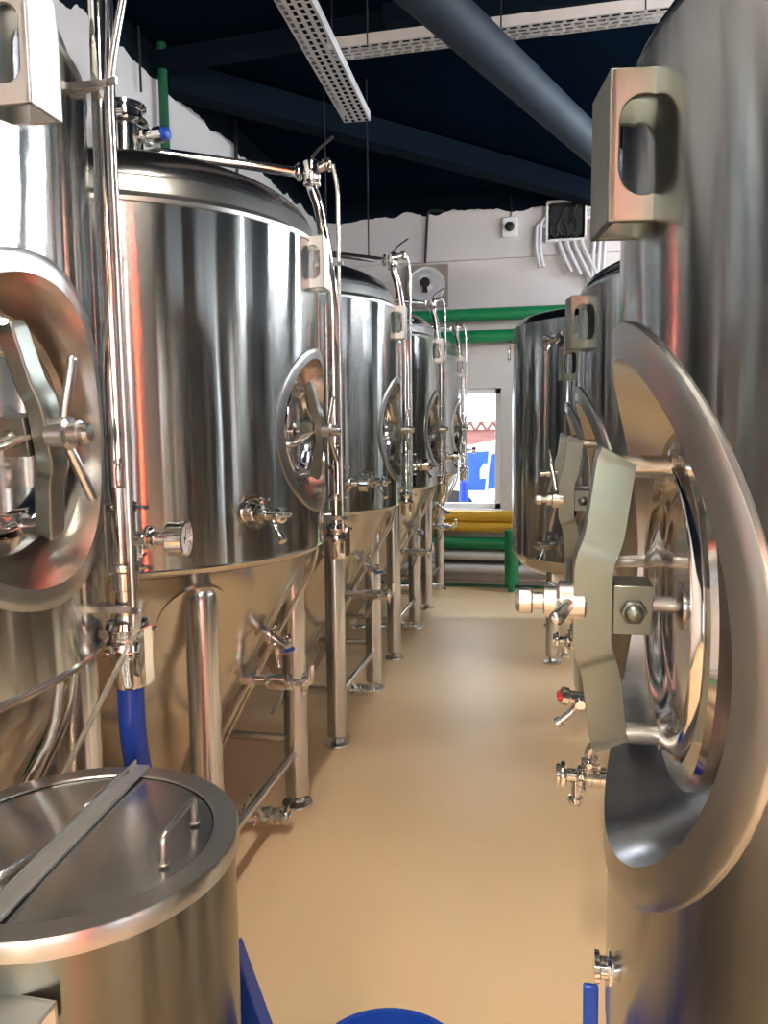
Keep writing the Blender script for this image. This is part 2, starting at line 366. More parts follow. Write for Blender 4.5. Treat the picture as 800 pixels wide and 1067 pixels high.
def hatch(parent, R, haz, hz, ro, ri, rl, roll=12., hinge=-1, rods=None, bar=.03, bow=.03, camside=-1, dl=.5, dd=.105, tip=.10):
    n, t = azf(haz); O = V((0, 0, hz))
    def sad(r, th, off=0.):
        p, z = r*math.cos(th), r*math.sin(th); return O+t*p+UP*z+n*(math.sqrt(R*R-p*p)+off)
    K = 80
    # brushed saddle ring
    mb = MB(); N = []
    for (r, off) in ((ro, -.004), (ro, .0045), (ro-.002, .006), ((ro+ri)/2, .006), (ri, .006)):
        for k in range(K): mb.v.append(tuple(sad(r, 2*PI*k/K, off)))
    for i in range(4):
        for k in range(K):
            j = (k+1) % K; mb.f.append((i*K+k, (i+1)*K+k, (i+1)*K+j, i*K+j))
    surr = mb.build('hatch_surround', steel_band, parent)
    # sloping well wall down to the inner tank
    dp = dl-.075; rn = rl+.018
    mb = MB()
    rows = 6
    for i in range(rows+1):
        q = i/rows
        for k in range(K):
            th = 2*PI*k/K; a = sad(ri, th, .006); c = O+n*dp+(t*math.cos(th)+UP*math.sin(th))*(rn+.03)
            s_ = q; mb.v.append(tuple(a*(1-s_)+c*s_ - n*(.02*math.sin(PI*s_))))
    for k in range(K):
        th = 2*PI*k/K; mb.v.append(tuple(O+n*(dp-.004)+(t*math.cos(th)+UP*math.sin(th))*(rn-.01)))
    for i in range(rows+1):
        for k in range(K):
            j = (k+1) % K; mb.f.append((i*K+k, (i+1)*K+k, (i+1)*K+j, i*K+j))
    mb.build('well_wall', steel_cone if ri < .3 else steel_dome, surr)
    mb = MB(); mb.shell([(rn, dp-.01), (rn, dl-.035), (rn+.004, dl-.03), (rn+.022, dl-.028), (rn+.026, dl-.02), (rn+.026, dl-.008), (rn+.02, dl-.002), (rn-.004, dl), (rn-.008, dl-.03)], O, n, 72)
    neck = mb.build('hatch_neck', steel_mir, parent)
    mb = MB(); mb.lathe([(1e-5, dl-.028), (rl*.45, dl-.026), (rl*.8, dl-.015), (rl*.88, dl-.004), (rl*.93, dl+.007), (rl*.99, dl+.009), (rl+.004, dl+.004), (rl+.004, dl-.012)], O, n, 72)
    lid = mb.build('hatch_lid', steel_mir, parent, auto=50)
    sw = Mx.Rotation(math.radians(roll), 3, n); U = sw @ UP; T = sw @ t
    L = rl+.012; d2 = dl+dd; d1 = d2-bow
    # bowed clamp bar with its two end pins
    mb = MB(); path = [O+U*s_+n*d for s_, d in ((-L, d1), (-L*.96, d1+.004), (-L*.45, d2-.012), (-L*.3, d2), (L*.3, d2), (L*.45, d2-.012), (L*.96, d1+.004), (L, d1))]
    mb.ribbon(fillet(path, .03, 4), T, lambda q: .034+.012*math.sin(PI*q), bar)
    yoke = mb.build('clamp_bar', steel_cast, lid, bevel=.003)
    for sg in (-1, 1):
        q = O+U*(sg*(L-.014)); MB().lathe([(.02, -.014), (.02, .008), (.0135, .009), (.0135, d1-dl+.006)], q+n*dl, n, 20).build('bar_pin', steel_mid, lid)
    # hub, spindle, nut
    mb = MB(); mb.cyl(O+n*(dl-.02), O+n*(d2+tip-.01), .011); mb.lathe([(.022, d2+.006), (.027, d2+.01), (.027, d2+.04), (.02, d2+.044), (.02, d2+.058), (.012, d2+.06)], O, n, 28)
    mb.lathe([(.03, dl-.028), (.03, dl-.01), (.016, dl-.004)], O, n, 28)
    mb.lathe([(.014, d2+tip-.022), (.017, d2+tip-.02), (.017, d2+tip-.006), (.012, d2+tip), (1e-4, d2+tip+.001)], O, n, 20)
    hub = mb.build('spindle', steel_mid, lid)
    q0 = O+n*(d2+.026)
    mb = MB()
    for dr in (rods or ((.97, .25), (-.97, .18))):
        d = (U*dr[0]+T*dr[1]+n*.18).normalized(); mb.rod(q0+d*.012, q0+d*(.125 if rl < .18 else .15), .0085 if rl < .18 else .0105)
    mb.build('handle_rods', steel_mid, lid)
    # boss block with bolt and the swing hinge at the side
    hs = hinge; mb = MB(); c = O+T*(hs*.0)+n*(d2-.04)
    bn = O+n*(d2-bar/2-.024); cs = camside
    mb.box(bn+T*cs*.006, (.046, .05, .062), n, T); mb.cyl(bn+T*cs*.03, bn+T*cs*.042, .016, n=6)
    mb.lathe([(.012, 0), (.011, .004), (.007, .009), (1e-5, .011)], bn+T*cs*.042, T*cs, 20)
    mb.build('boss_block', steel_cast, lid, bevel=.003)
    mb = MB(); e = O+T*(hs*(rn+.035))
    mb.tube(fillet([O+n*(d2-.036)+T*hs*.05, e+n*(d2-.036)*1, e+n*(dl-.03)], .03), .010, 12)
    mb.cyl(e+n*(dl-.012)-U*.05, e+n*(dl-.012)+U*.05, .012); mb.box(e+n*(dl-.04), (.03, .03, .09), n, T)
    mb.cyl(O+n*(d2-.02)-U*.0+T*hs*.02, O+n*(d2-.02)+T*hs*(rn-.01), .007)
    mb.build('swing_hinge', steel_mid, lid, bevel=.0015)

def lug(parent, R, az, z, w=.105, h=.19, d=.075):
    """lifting lug: bent plate standing off the jacket with an oblong hole"""
    n, t = azf(az); o = V((0, 0, z)); mb = MB()
    mb.box(o+n*(R+d), (.008, w, h), n, t)
    for s_ in (-1, 1): mb.slotplate(o+t*(s_*(w/2-.004))+n*(R+d/2-.014), n, UP, d+.036, h, .008, .05, h*.66, off=.002)
    return mb.build('lifting_lug', steel_cast if R == RR else galv, parent, bevel=.002)

def legs(parent, R, hs, zt, rad, brace=.24, zc=None):
    for sx in (1, -1):
        for sy in (-1, 1):
            x, y = sx*hs, sy*hs
            mb = MB(); mb.lathe([(rad-.002, .05), (rad, .052), (rad, zt-.05), (rad*.92, zt-.025), (rad*.7, zt-.008), (rad*.3, zt), (1e-5, zt+.001)], (x, y, 0), UP, 28)
            lg = mb.build('leg', steel_leg, parent)
            MB().lathe([(.012, .02), (.016, .06)], (x, y, 0), UP, 16).lathe([(rad*1.3, 0), (rad*1.34, .004), (rad*1.3, .012), (rad*.6, .018), (rad*.5, .03), (.02, .034)], (x, y, 0), UP, 28).build('foot', steel_mid, lg)
    if brace:
        for (a, b) in (((hs, -hs), (hs, hs)), ((-hs, -hs), (-hs, hs)), ((hs, hs), (-hs, hs)), ((hs, -hs), (-hs, -hs))):
            zz = brace if a[0] == b[0] else brace+.05
            MB().cyl((*a, zz), (*b, zz), .018).build('brace_bar', steel_leg, parent)

RL, RR = .675, .6751
HZL = 2
def left_tank(x, y, label, first=False):
    T_ = thing('fermenter', label, 'tank', (x, y, 0), 0, 'conical fermenters in the row along the wall')
    R = RL; z0, z1 = 1.20, 2.235
    jacket(T_, R, z0, z1, HZL, 1.6, .248, .035)
    mb = MB(); mb.shell([(R, z1-.002), (R+.004, z1), (R+.004, z1+.012), (R-.004, z1+.02), (R-.022, z1+.03), (R-.025, z1+.035), (R-.025, z1+.075), (R-.03, z1+.082)], n=96)
    mb.build('rim_band', steel_band, T_)
    mb = MB(); pr = []
    for k in range(17):
        a = PI/2*k/16; pr.append(((R-.03)*math.cos(a)**.62 if k < 16 else 1e-5, z1+.08+.165*math.sin(a)**1.25))
    mb.shell(pr, n=96).build('dome', steel_dome, T_, auto=60)
    mb = MB(); mb.shell([(R, z0+.001), (R+.002, z0-.004), (R-.004, z0-.016), (R-.02, z0-.026), (R-.03, z0-.03), (.57, z0-.14), (.46, .85), (.335, .62), (.18, .38), (.06, .2), (.055, .16), (.055, .13)], n=96)
    cone = mb.build('cone', steel_cone, T_)
    hatch(T_, R, HZL, 1.6, .283, .248, .158, hinge=-1, dl=R-.07, dd=.08, tip=.075)
    lug(T_, R, 1, z1-.07, w=.08, h=.17, d=.045)
    legs(T_, R, .43, 1.13, .05)
    # name plate bracket beside the lug
    n, t = azf(-6)
    # sampling cock on its dimple in the jacket
    n, t = azf(-31); q = V((0, 0, 1.35))
    MB().shell([(.062, -.01), (.058, .003), (.045, .003), (.03, -.002), (.028, .03), (.02, .03)], q+n*(R-.002), n, 40).build('port_boss', steel_mir, T_)
    samplevalve(T_, q+n*(R+.02), n, UP, steel_mid, 1.25)
    # sampling cock low on the cone
    nn = V((.86, 0, -.5)).normalized()
    if not first: samplevalve(T_, V((.475, -.02, .885)), (nn+V((0, -.25, 0))), UP, blue, 1.25)
    XE = .38 if first else .58
    # oval reinforcing plates where the legs meet the cone
    prof = [(1.17, R-.03), (1.06, .57), (.85, .46)]
    def rc(z):
        for (za, ra), (zb, rb) in zip(prof, prof[1:]):
            if z >= zb: return ra+(rb-ra)*(za-z)/(za-zb)
        return .46
    for q in range(4):
        aq = PI/4+q*PI/2; vs = []; fs = []; K = 40
        for (sc_, of) in ((1., -.003), (1., .005), (.96, .006), (.3, .006)):
            for k in range(K):
                th = 2*PI*k/K; z = 1.0+.13*sc_*math.sin(th); rr = rc(z)+of; a = aq+.12*sc_*math.cos(th)/rr
                vs.append((rr*math.cos(a), rr*math.sin(a), z))
        for i in range(3):
            for k in range(K): fs.append((i*K+k, i*K+(k+1) % K, (i+1)*K+(k+1) % K, (i+1)*K+k))
        MB().add(vs, fs).build('leg_pad', steel_cone, cone)
    # racking arm: short pipe with butterfly valves towards the aisle
    mb = MB(); mb.cyl((.34, 0, .69), (XE, 0, .69), .019); mb.tube(fillet([(XE, 0, .69), (XE+.06, 0, .69), (XE+.06, 0, .76)], .03), .013)
    clampring(mb, (.42, 0, .69), (1, 0, 0), .019); clampring(mb, (XE+.035, 0, .69), (1, 0, 0), .019, (0, 0, -1))
    rk = mb.build('racking_arm', steel_mir, T_)
    if not first: butterfly(T_, (.52, 0, .69), (1, 0, 0), .019, (-.4, -.5, -1), L=.12)
    # drain line from the cone tip
    mb = MB(); mb.tube(fillet([(0, 0, .16), (0, 0, .08), (.1, .1, .08), (.42, .17, .08)], .05), .021, 16)
    clampring(mb, (0, 0, .14), UP, .028); clampring(mb, (.30, .143, .08), (1, .2, 0), .021)
    clampring(mb, (.47, .175, .08), (1, .1, 0), .022)
    mb.cyl((.4, .168, .08), (.49, .176, .08), .022); mb.cyl((.33, .15, .08), (.33, .15, .17), .010)
    mb.build('drain_line', steel_mir, T_)
    butterfly(T_, (.40, .165, .08), (1, .1, 0), .022, (-.6, .2, .8), L=.09)
    # cooling tubes running down the cone
    mb = MB()
    for k, o_ in enumerate((0, .03)):
        mb.tube(fillet([(.655-o_, .06+o_*3, z0-.02), (.625-o_, .08+o_*3, z0-.12), (.36, .03+o_*3, .62), (.29, .02+o_*3, .48), (.12, .02+o_*4, .16)], .05), .0085, 10)
    mb.build('cooling_tubes', steel_mid, T_)
    # top manifold and arm
    zt = z1+.242
    mb = MB(); mb.lathe([(.12, -.03), (.12, -.01), (.09, .0), (.062, .006), (.062, .04), (.078, .045), (.084, .054), (.078, .062), (.062, .067), (.062, .19), (.078, .195), (.084, .204), (.078, .213), (.062, .218), (.062, .245), (.076, .25), (.076, .262), (.05, .27)], (0, 0, zt), UP, 36)
    mb.box((.0, -.09, zt+.054), (.03, .02, .02)); mb.box((.03, -.085, zt+.204), (.03, .02, .02)); mb.rod((-.04, -.092, zt+.204), (.06, -.097, zt+.204), .006)
    man = mb.build('top_manifold', steel_mir, T_)
    mb = MB(); mb.cyl((.05, 0, zt+.15), (.14, -.01, zt+.15), .018); clampring(mb, (.085, 0, zt+.15), (1, -.1, 0), .02); mb.cyl((.12, -.01, zt+.15), (.155, -.014, zt+.15), .027)
    mb.build('relief_valve', steel_mir, man)
    MB().lathe([(.024, 0), (.02, .018), (.006, .024)], (.155, -.014, zt+.15), (1, -.1, 0), 20).build('relief_cap', blue, man)
    px, py = .677, .246; tx, ty = (.66, .235) if first else (.62, .205)
    mb = MB(); mb.tube(fillet([(.05, 0, zt+.09), (.12, 0.01, zt+.10), (tx-.06, ty, zt+.06)], .03), .017, 16)
    mb.build('top_arm', steel_mir, T_)
    # valve cluster where the arm meets the down pipe
    mb = MB(); c = V((tx, ty, zt+.06))
    clampring(mb, c+V((-.05, 0, 0)), (1, .1, 0), .02); clampring(mb, c+V((.0, 0, -.045)), UP, .02, (0, -1, 0)); clampring(mb, c+V((.055, .01, .02)), (1, .1, .5), .016, (0, -1, 0))
    mb.lathe([(.02, -.06), (.03, -.03), (.034, 0), (.03, .03), (.012, .04)], c, UP, 20); mb.cyl(c, c+V((.07, .01, .03)), .018)
    cl = mb.build('cross_fitting', steel_mir, T_)
    MB().ribbon([c+V((0, 0, .045)), c+V((.03, -.01, .07)), c+V((.09, -.03, .10))], (0, 1, .2), .018, .007).build('fitting_lever', black if not first else black, cl, bevel=.002)
    # down pipe with its fittings
    mb = MB(); mb.tube(fillet([(tx, ty, zt+.03), (tx, ty, zt-.0), (tx+.02, ty+.015, zt-.06), (px, py, z1-.12), (px, py, 1.25)], .09, 10), .021, 16)
    for z in (1.46, 1.345): clampring(mb, (px, py, z), UP, .019, (1, -.6, 0))
    mb.cyl((px, py, 1.30), (px, py, 1.46), .024)
    dp = mb.build('blow_off_pipe', steel_mir, T_)
    mb = MB(); mb.tube(fillet([(tx+.075, ty+.012, zt+.08), (tx+.09, ty+.02, zt-.0), (px+.035, py-.035, z1-.02), (px+.035, py-.035, 1.55), (px+.035, py-.035, 1.22)], .05, 6), .007, 10)
    mb.build('gas_line', steel_mid, T_)
    mb = MB(); mb.tube([(px-.035, py+.03, z1-.15), (px-.035, py+.03, 1.30)], .009, 10)
    mb.build('probe_conduit', steel_mid, T_)
    for z in (z1-.03, 1.27):
        mb = MB(); mb.ribbon([(px-.06, py-.012, z), (px+.055, py-.045, z)], UP, .014, .005); mb.box((px-.055, py-.01, z), (.05, .012, .014)); mb.box((px+.0, py-.038, z), (.07, .006, .014)); mb.build('pipe_bracket', steel_mid, dp, bevel=.001)
    mb = MB(); mb.cyl((px, py, 1.40), (px+.045, py+.004, 1.40), .013); clampring(mb, (px+.05, py+.005, 1.40), (1, .1, 0), .015, (0, -1, 0)); mb.cyl((px+.05, py+.005, 1.40), (px+.085, py+.009, 1.40), .012)
    mb.cyl((px+.02, py-.04, 1.36), (px+.02, py-.04, 1.5), .012); mb.rod((px+.02, py-.04, 1.5), (px+.02, py-.04, 1.54), .006); mb.lathe([(.004, 0), (.009, .006), (.004, .014)], (px+.02, py-.04, 1.54), UP, 12)
    sp = mb.build('spunding_branch', steel_mir, T_)
    gauge(dp, (px+.118, py+.012, 1.40), (1, .1, 0))
    mb = MB(); mb.lathe([(.019, 1.26), (.022, 1.245), (.038, 1.24), (.042, 1.228), (.036, 1.22), (.036, 1.205), (.042, 1.2), (.044, 1.188), (.036, 1.18), (.032, 1.165), (.032, 1.12), (.028, 1.11), (.018, 1.11)], (px, py, 0), UP, 28)
    clampring(mb, (px, py, 1.225), UP, .024, (1, -.4, 0)); clampring(mb, (px, py, 1.185), UP, .026, (-.5, -1, 0)); mb.box((px+.048, py-.02, 1.18), (.012, .03, .11))
    mb.build('check_valve', steel_mir, dp)
    return T_

Y0, DY = 2.58, 1.51
LX = -1.465
lab = ['nearest conical fermenter at the left edge, its open hatch bar filling the frame side',
       'conical fermenter with red light on its rim, second nearest in the left row',
       'middle conical fermenter of the left row, just behind the one with the red rim',
       'fourth conical fermenter of the left row, second before the far wall',
       'farthest conical fermenter of the left row, beside the window']
left_tank(LX, 1.07, 'nearest conical fermenter at the left edge, feeding the blue hose', True)
for i in range(4): left_tank(LX, Y0+DY*i, lab[i+1])

def dish(R, z, h, upw, n=14):
    pr = []
    for k in range(n+1):
        a = PI/2*k/n; r = R*math.cos(a)**.55 if k < n else 1e-5
        pr.append((r, z+(h if upw else -h)*math.sin(a)))
    return pr

def right_tank(x, y, label, z0=.80, z1=1.99):
    T_ = thing('bright_tank', label, 'tank', (x, y, 0), PI, 'tanks in the row on the other side of the aisle')
    R = RR; hz = 1.38
    jacket(T_, R, z0, z1, 1, hz, .302, .035)
    mb = MB(); mb.shell([(R, z1-.002), (R-.001, z1+.008), (R-.007, z1+.02), (R-.02, z1+.03)], n=96); mb.build('shoulder', steel, T_, auto=60)
    MB().shell([(R-.02, z1+.03)]+[(r*(R-.02)/R, zz) for r, zz in dish(R, z1+.03, .07, True)][1:], n=96).build('dome', steel_dome, T_, auto=60)
    MB().shell([(R, z0+.001), (R-.004, z0-.02), (R-.03, z0-.05)]+[(r*(R-.03)/R, zz) for r, zz in dish(R, z0-.05, .14, False)][1:], n=96).build('dished_bottom', steel_cone, T_, auto=60)
    hatch(T_, R, 1, hz, .345, .302, .175, roll=-4, hinge=-1, camside=1, bar=.046, bow=.028, dl=R-.065, dd=.095, tip=.095, rods=((.93, -.42), (-.93, -.42)) if y > 2 else ((.12, 1.), (-.12, -1.)))
    lug(T_, R, 9, 1.885 if y < 2 else 1.90, w=.085, h=.15, d=.04)
    legs(T_, R, .41, z0-.03, .045, 0)
    # outlet with valves towards the aisle
    ax = (1, 0, 0)
    mb = MB(); mb.tube(fillet([(0, 0, z0-.18), (0, 0, .62), (.2, .3, .62), (.45, .3, .62)], .08), .019, 14); mb.cyl((.42, .3, .62), (.71, .3, .62), .019)
    clampring(mb, (.53, .3, .62), ax, .019, (0, 1, 0)); clampring(mb, (.71, .3, .62), ax, .024, (0, -1, 0)); mb.cyl((.70, .3, .62), (.73, .3, .62), .03)
    mb.cyl((.675, .3, .62), (.675, .3, .56), .012).lathe([(.012, 0), (.021, .004), (.023, .012), (.018, .024), (.006, .028)], (.675, .3, .56), (0, 0, -1), 18)
    clampring(mb, (.655, .3, .62), ax, .021, (0, 1, -1)); clampring(mb, (.64, .3, .665), UP, .014, (0, 1, 0))
    mb.tube(fillet([(.64, .3, .62), (.64, .3, .72), (.5, .3, .72)], .04), .013, 12)
    mb.build('outlet_line', steel_mir, T_)
    butterfly(T_, (.62, .3, .62), ax, .019, (-.1, .1, 1), L=.13)
    samplevalve(T_, V((.60, .3, .84)), V((.9, .1, .12)), UP, redp, 1.3)
    MB().cyl((.52, .3, .84), (.62, .3, .84), .012).build('sample_stub', steel_mid, T_)
    n, t = azf(38)
    return T_
R1 = right_tank(.762, 1.0, 'huge nearest tank at the right edge, steel hatch bar standing out in front')
R2 = right_tank(.765, 2.45, 'right-hand tank just behind the huge nearest one, upper edge and valves peeping out')
R3 = right_tank(.765, 3.87, 'right-hand tank squeezed between the second one and the wide far one')
# small port low on the nearest tank
MB().lathe([(.012, 0), (.012, .012), (.022, .014), (.024, .02), (.022, .026), (.014, .028), (.014, .036), (.02, .038), (.02, .044), (.004, .046)], V((.650, .03, .90)), (1, 0, 0), 20).build('capped_port', steel_mir, R1)
butterfly(R1, (.69, .0, .66), (1, 0, 0), .019, (.0, -.1, 1), L=.13, grip=blue)
MB().tube([(.66, .0, .66), (.3, .0, .66), (.1, .0, .66)], .019).build('outlet_pipe', steel_mid, R1)

# wide tank at the far end of the right-hand row
FT = thing('bright_tank', 'wide upright tank at the far end beside the window, green pipe passing under it', 'tank', (.55, 5.75, 0), PI, 'tanks in the row on the other side of the aisle')
Rf, fz0, fz1 = .80, .72, 2.3
MB().shell([(Rf, fz0), (Rf, fz1)], n=128).build('jacket', steel, FT)
MB().shell([(Rf, fz1), (Rf-.01, fz1+.02), (Rf-.03, fz1+.04)]+[(r*(Rf-.03)/Rf, zz) for r, zz in dish(Rf, fz1+.04, .06, True)][1:], n=96).build('dome', steel_dome, FT, auto=60)
MB().shell([(Rf, fz0), (Rf-.01, fz0-.03), (Rf-.04, fz0-.06)]+[(r*(Rf-.04)/Rf, zz) for r, zz in dish(Rf, fz0-.06, .12, False)][1:], n=96).build('dished_bottom', steel_cone, FT, auto=60)
legs(FT, Rf, .5, fz0-.03, .045, 0)
n, t = azf(50); samplevalve(FT, V((0, 0, fz0+.12))+n*Rf, n, UP, steel_mid, 1.5)
n2, t2 = azf(52); samplevalve(FT, V((0, 0, fz1-.14))+n2*Rf, n2, UP, steel_mid, 1.3)
n3, t3 = azf(8); MB().cyl(V((0, 0, fz1-.1))+n3*(Rf-.01), V((0, 0, fz1-.1))+n3*(Rf+.03), .012).rod(V((0, 0, fz1-.22))+n3*(Rf+.03), V((0, 0, fz1-.08))+n3*(Rf+.03), .011).build('level_switch', steel_mir, FT)
mb = MB(); mb.tube(fillet([(0, 0, fz0-.15), (0, 0, .45), (.35, .45, .45), (.55, .5, .45)], .08), .02, 14); clampring(mb, (.5, .49, .45), (1, .2, 0), .02); mb.build('outlet_line', steel_mir, FT)
butterfly(FT, (.57, .5, .45), (1, .2, 0), .02, (0, .4, -1))

# ------------------------------------------------------------------ lidded tub in the foreground
TX, TY, TZ, TR = -.686, .971, 1.0, .238
tub = thing('lidded_drum', 'round stainless tub with hinged lid and wire handles, in front of the nearest fermenter', 'tub', (TX, TY, 0))
MB().shell([(TR-.012, .10), (TR-.004, .10), (TR-.002, .11), (TR-.002, TZ-.03), (TR-.004, TZ-.004)], n=96).build('drum_wall', steel_drum, tub)
MB().lathe([(1e-5, .1), (TR-.012, .1), (TR-.012, .104), (1e-5, .104)], n=64).build('drum_base', steel_drum, tub)
for k in range(3):
    a = 2*PI*k/3+.4; MB().cyl((.2*math.cos(a), .2*math.sin(a), 0), (.2*math.cos(a), .2*math.sin(a), .1), .018).build('leg', steel_mid, tub)
MB().shell([(TR-.002, TZ-.030), (TR+.004, TZ-.028), (TR+.004, TZ-.003), (TR+.002, TZ), (TR-.032, TZ), (TR-.034, TZ-.003)], n=96).build('rim', steel_band, tub)
lid = MB().lathe([(1e-5, TZ+.0), (TR-.12, TZ-.0005), (TR-.036, TZ-.004), (TR-.036, TZ-.008), (1e-5, TZ-.006)], n=96).build('lid', steel_lid, tub)
# direction of the folded strip across the lid
pa, pb = at(156, 793, Z=TZ), at(-10, 962, Z=TZ)
d = (pb-pa).normalized(); nd_ = V((-d.y, d.x, 0)); loc = V((TX, TY, 0))
pa -= loc; pb = pa+d*(TR*2*.93)
mid0 = pa-d*pa.dot(d); off = math.hypot(mid0.x, mid0.y)
half = math.sqrt(max(TR*TR-off*off, 0)); mid = pa-d*pa.dot(d)
a_, b_ = mid-d*(half-.004), mid+d*(half-.004)
MB().box((a_+b_)/2+V((0, 0, .004)), ((b_-a_).length, .026, .006), d, nd_).box((a_+b_)/2+V((0, 0, .009))-nd_*.012, ((b_-a_).length, .003, .014), d, nd_).build('lid_strip', galv, tub, bevel=.001)
def wirehandle(p, q, h, lean=V((0, 0, 0))):
    mb = MB(); mb.tube(fillet([p, p+V((0, 0, h))+lean, q+V((0, 0, h))+lean, q], .014, 6), .0048, 10)
    mb.cyl(p, p+V((0, 0, .004)), .009, n=14); mb.cyl(q, q+V((0, 0, .004)), .009, n=14)
    return mb.build('lid_handle', steel_mid, tub)
h1, h2 = at(171, 901, Z=TZ)-loc, at(203, 858, Z=TZ)-loc
wirehandle(h1, h2, .042)
for (u1, u2) in (((88, 846), (133, 808)), ((-2, 920), (37, 893))):
    p, q = at(*u1, Z=TZ)-loc, at(*u2, Z=TZ)-loc
    MB().rod(p+V((0, 0, .008)), q+V((0, 0, .008)), .006).build('hinge_barrel', steel_mid, tub)
q = at(40, 1052, Y=TY-TR)-loc
bk = V((q.x-.035, -math.sqrt(TR*TR-(q.x-.035)**2), q.z))
MB().box(bk+V((0, -.03, 0)), (.10, .06, .006)).box(bk+V((0, .0, -.02)), (.10, .006, .046)).build('side_bracket', galv, tub, bevel=.001)

# ------------------------------------------------------------------ hoses, bucket
hx, hy = LX+.677, 1.07+.246
pts = [(hx, hy, 1.13), (hx, hy, 1.0), (hx+.01, hy+.03, .8), (hx+.03, hy+.08, .5), (hx+.05, hy+.1, .2), (hx+.06, hy+.16, .03), (hx+.05, hy+.36, .03)]
hs_ = MB().tube(fillet(pts, .18, 8), .026, 16).build('blue_hose', blue_h)
tag(hs_, 'blue rubber hose hanging from the nearest fermenter pipe down behind the steel tub', 'hose')
ps = at(245, 1012, Z=.03); 
c1 = MB().tube(fillet([(hx+.05, hy-.03, 1.29), (hx+.055, hy-.06, 1.24), (hx-.03, hy-.12, 1.05), (hx-.1, hy-.2, .88), (hx-.14, hy-.26, .6), (hx-.1, hy-.2, .25), (hx+.0, hy-.1, .01)], .12, 8), .0055, 10).build('clear_hose', clear)
tag(c1, 'thin clear hose drooping from the pipe fittings of the nearest fermenter', 'hose')
bc = V((-.30, 1.40, 0))
bu = thing('blue_bucket', 'round blue plastic bucket on the tan floor at the bottom of the aisle', 'bucket', bc)
MB().shell([(.125, .004), (.135, .01), (.163, .285), (.173, .288), (.177, .296), (.173, .303), (.163, .302), (.159, .28), (.128, .014), (1e-5, .012)], n=56).build('bucket_body', blue, bu)
MB().tube([(.176*math.cos(a), .176*math.sin(a)*.95-.01, .27-.0*a) for a in [PI+PI*k/16 for k in range(17)]], .003, 8).build('bucket_handle', steel_mid, bu)
bs = V(at(268, 1067, Z=.25)); 
# blue sack-barrow leg beside the tub
st = thing('blue_stand', 'blue slanting stand leg poking out beside the steel tub', 'stand', (0, 0, 0))
p0, p1 = at(236, 985, Y=1.22), at(272, 1085, Y=1.22)
MB().box(((p0+p1)/2), ((p1-p0).length*1.0, .035, .05), (p1-p0), (0, 1, 0)).build('stand_leg', blue, st, bevel=.003)
p2 = p1+(p1-p0)*((p1.z)/(p0.z-p1.z))
MB().box(((p1+p2)/2), ((p2-p1).length, .035, .05), (p2-p1), (0, 1, 0)).build('stand_foot', blue, st, bevel=.003)

# ------------------------------------------------------------------ room shell
XL, XR, YB, YF, ZC = -2.33, 4.6, -4.5, 7.88, 3.9
struct(MB().box(((XL+XR)/2, (YB+YF)/2, -.05), (XR-XL, YF-YB, .1)).build('floor', floor_m, flat=True))
struct(MB().box(((XL+XR)/2, (YB+YF)/2, ZC+.05), (XR-XL+.6, YF-YB+.6, .1)).build('ceiling', navy, flat=True))
wl = wall_material('left_wall_plaster', (.62, .62, .63), 3.72)
wf = wall_material('far_wall_plaster', (.60, .565, .555), 3.72)
struct(MB().box((XL-.1, (YB+YF)/2, ZC/2), (.2, YF-YB+.4, ZC)).build('wall_left', wl, flat=True))
# far wall with the window opening
wx0, wx1, wz0, wz1 = -1.55, at(521.5, 480, Y=YF).x, at(510, 531, Y=YF).z, at(510, 404, Y=YF).z
mb = MB(); T2 = .25
mb.box(((XL+wx0)/2, YF+T2/2, ZC/2), (wx0-XL, T2, ZC)).box(((wx1+XR)/2, YF+T2/2, ZC/2), (XR-wx1, T2, ZC))
mb.box(((wx0+wx1)/2, YF+T2/2, wz0/2), (wx1-wx0, T2, wz0)).box(((wx0+wx1)/2, YF+T2/2, (wz1+ZC)/2), (wx1-wx0, T2, ZC-wz1))
struct(mb.build('wall_far', wf, flat=True))
zs = at(500, 271, Y=YF).z
struct(MB().box(((XL+XR)/2, YF-.02, (zs+ZC)/2), (XR-XL, .04, ZC-zs)).build('trim_1', wf, flat=True, bevel=.006))
wn = struct(bpy.data.objects.new('window_1', None)); C.objects.link(wn)
fr = .06
mb = MB()
for (cx, cz, sx, sz) in (((wx0+wx1)/2, wz1-fr/2, wx1-wx0, fr), ((wx0+wx1)/2, wz0+fr/2, wx1-wx0, fr), (wx0+fr/2, (wz0+wz1)/2, fr, wz1-wz0), (wx1-fr/2, (wz0+wz1)/2, fr, wz1-wz0)):
    mb.box((cx, YF+.1, cz), (sx, .06, sz))
mb.build('window_frame', upvc, wn, flat=True, bevel=.004)
MB().box(((wx0+wx1)/2, YF+.10, (wz0+wz1)/2), (wx1-wx0-.06, .006, wz1-wz0-.06)).build('window_pane', glass, wn, flat=True)
MB().box(((wx0+wx1)/2, YF+.03, wz0-.01), (wx1-wx0+.04, .1, .03)).build('window_sill', upvc, wn, flat=True, bevel=.004)
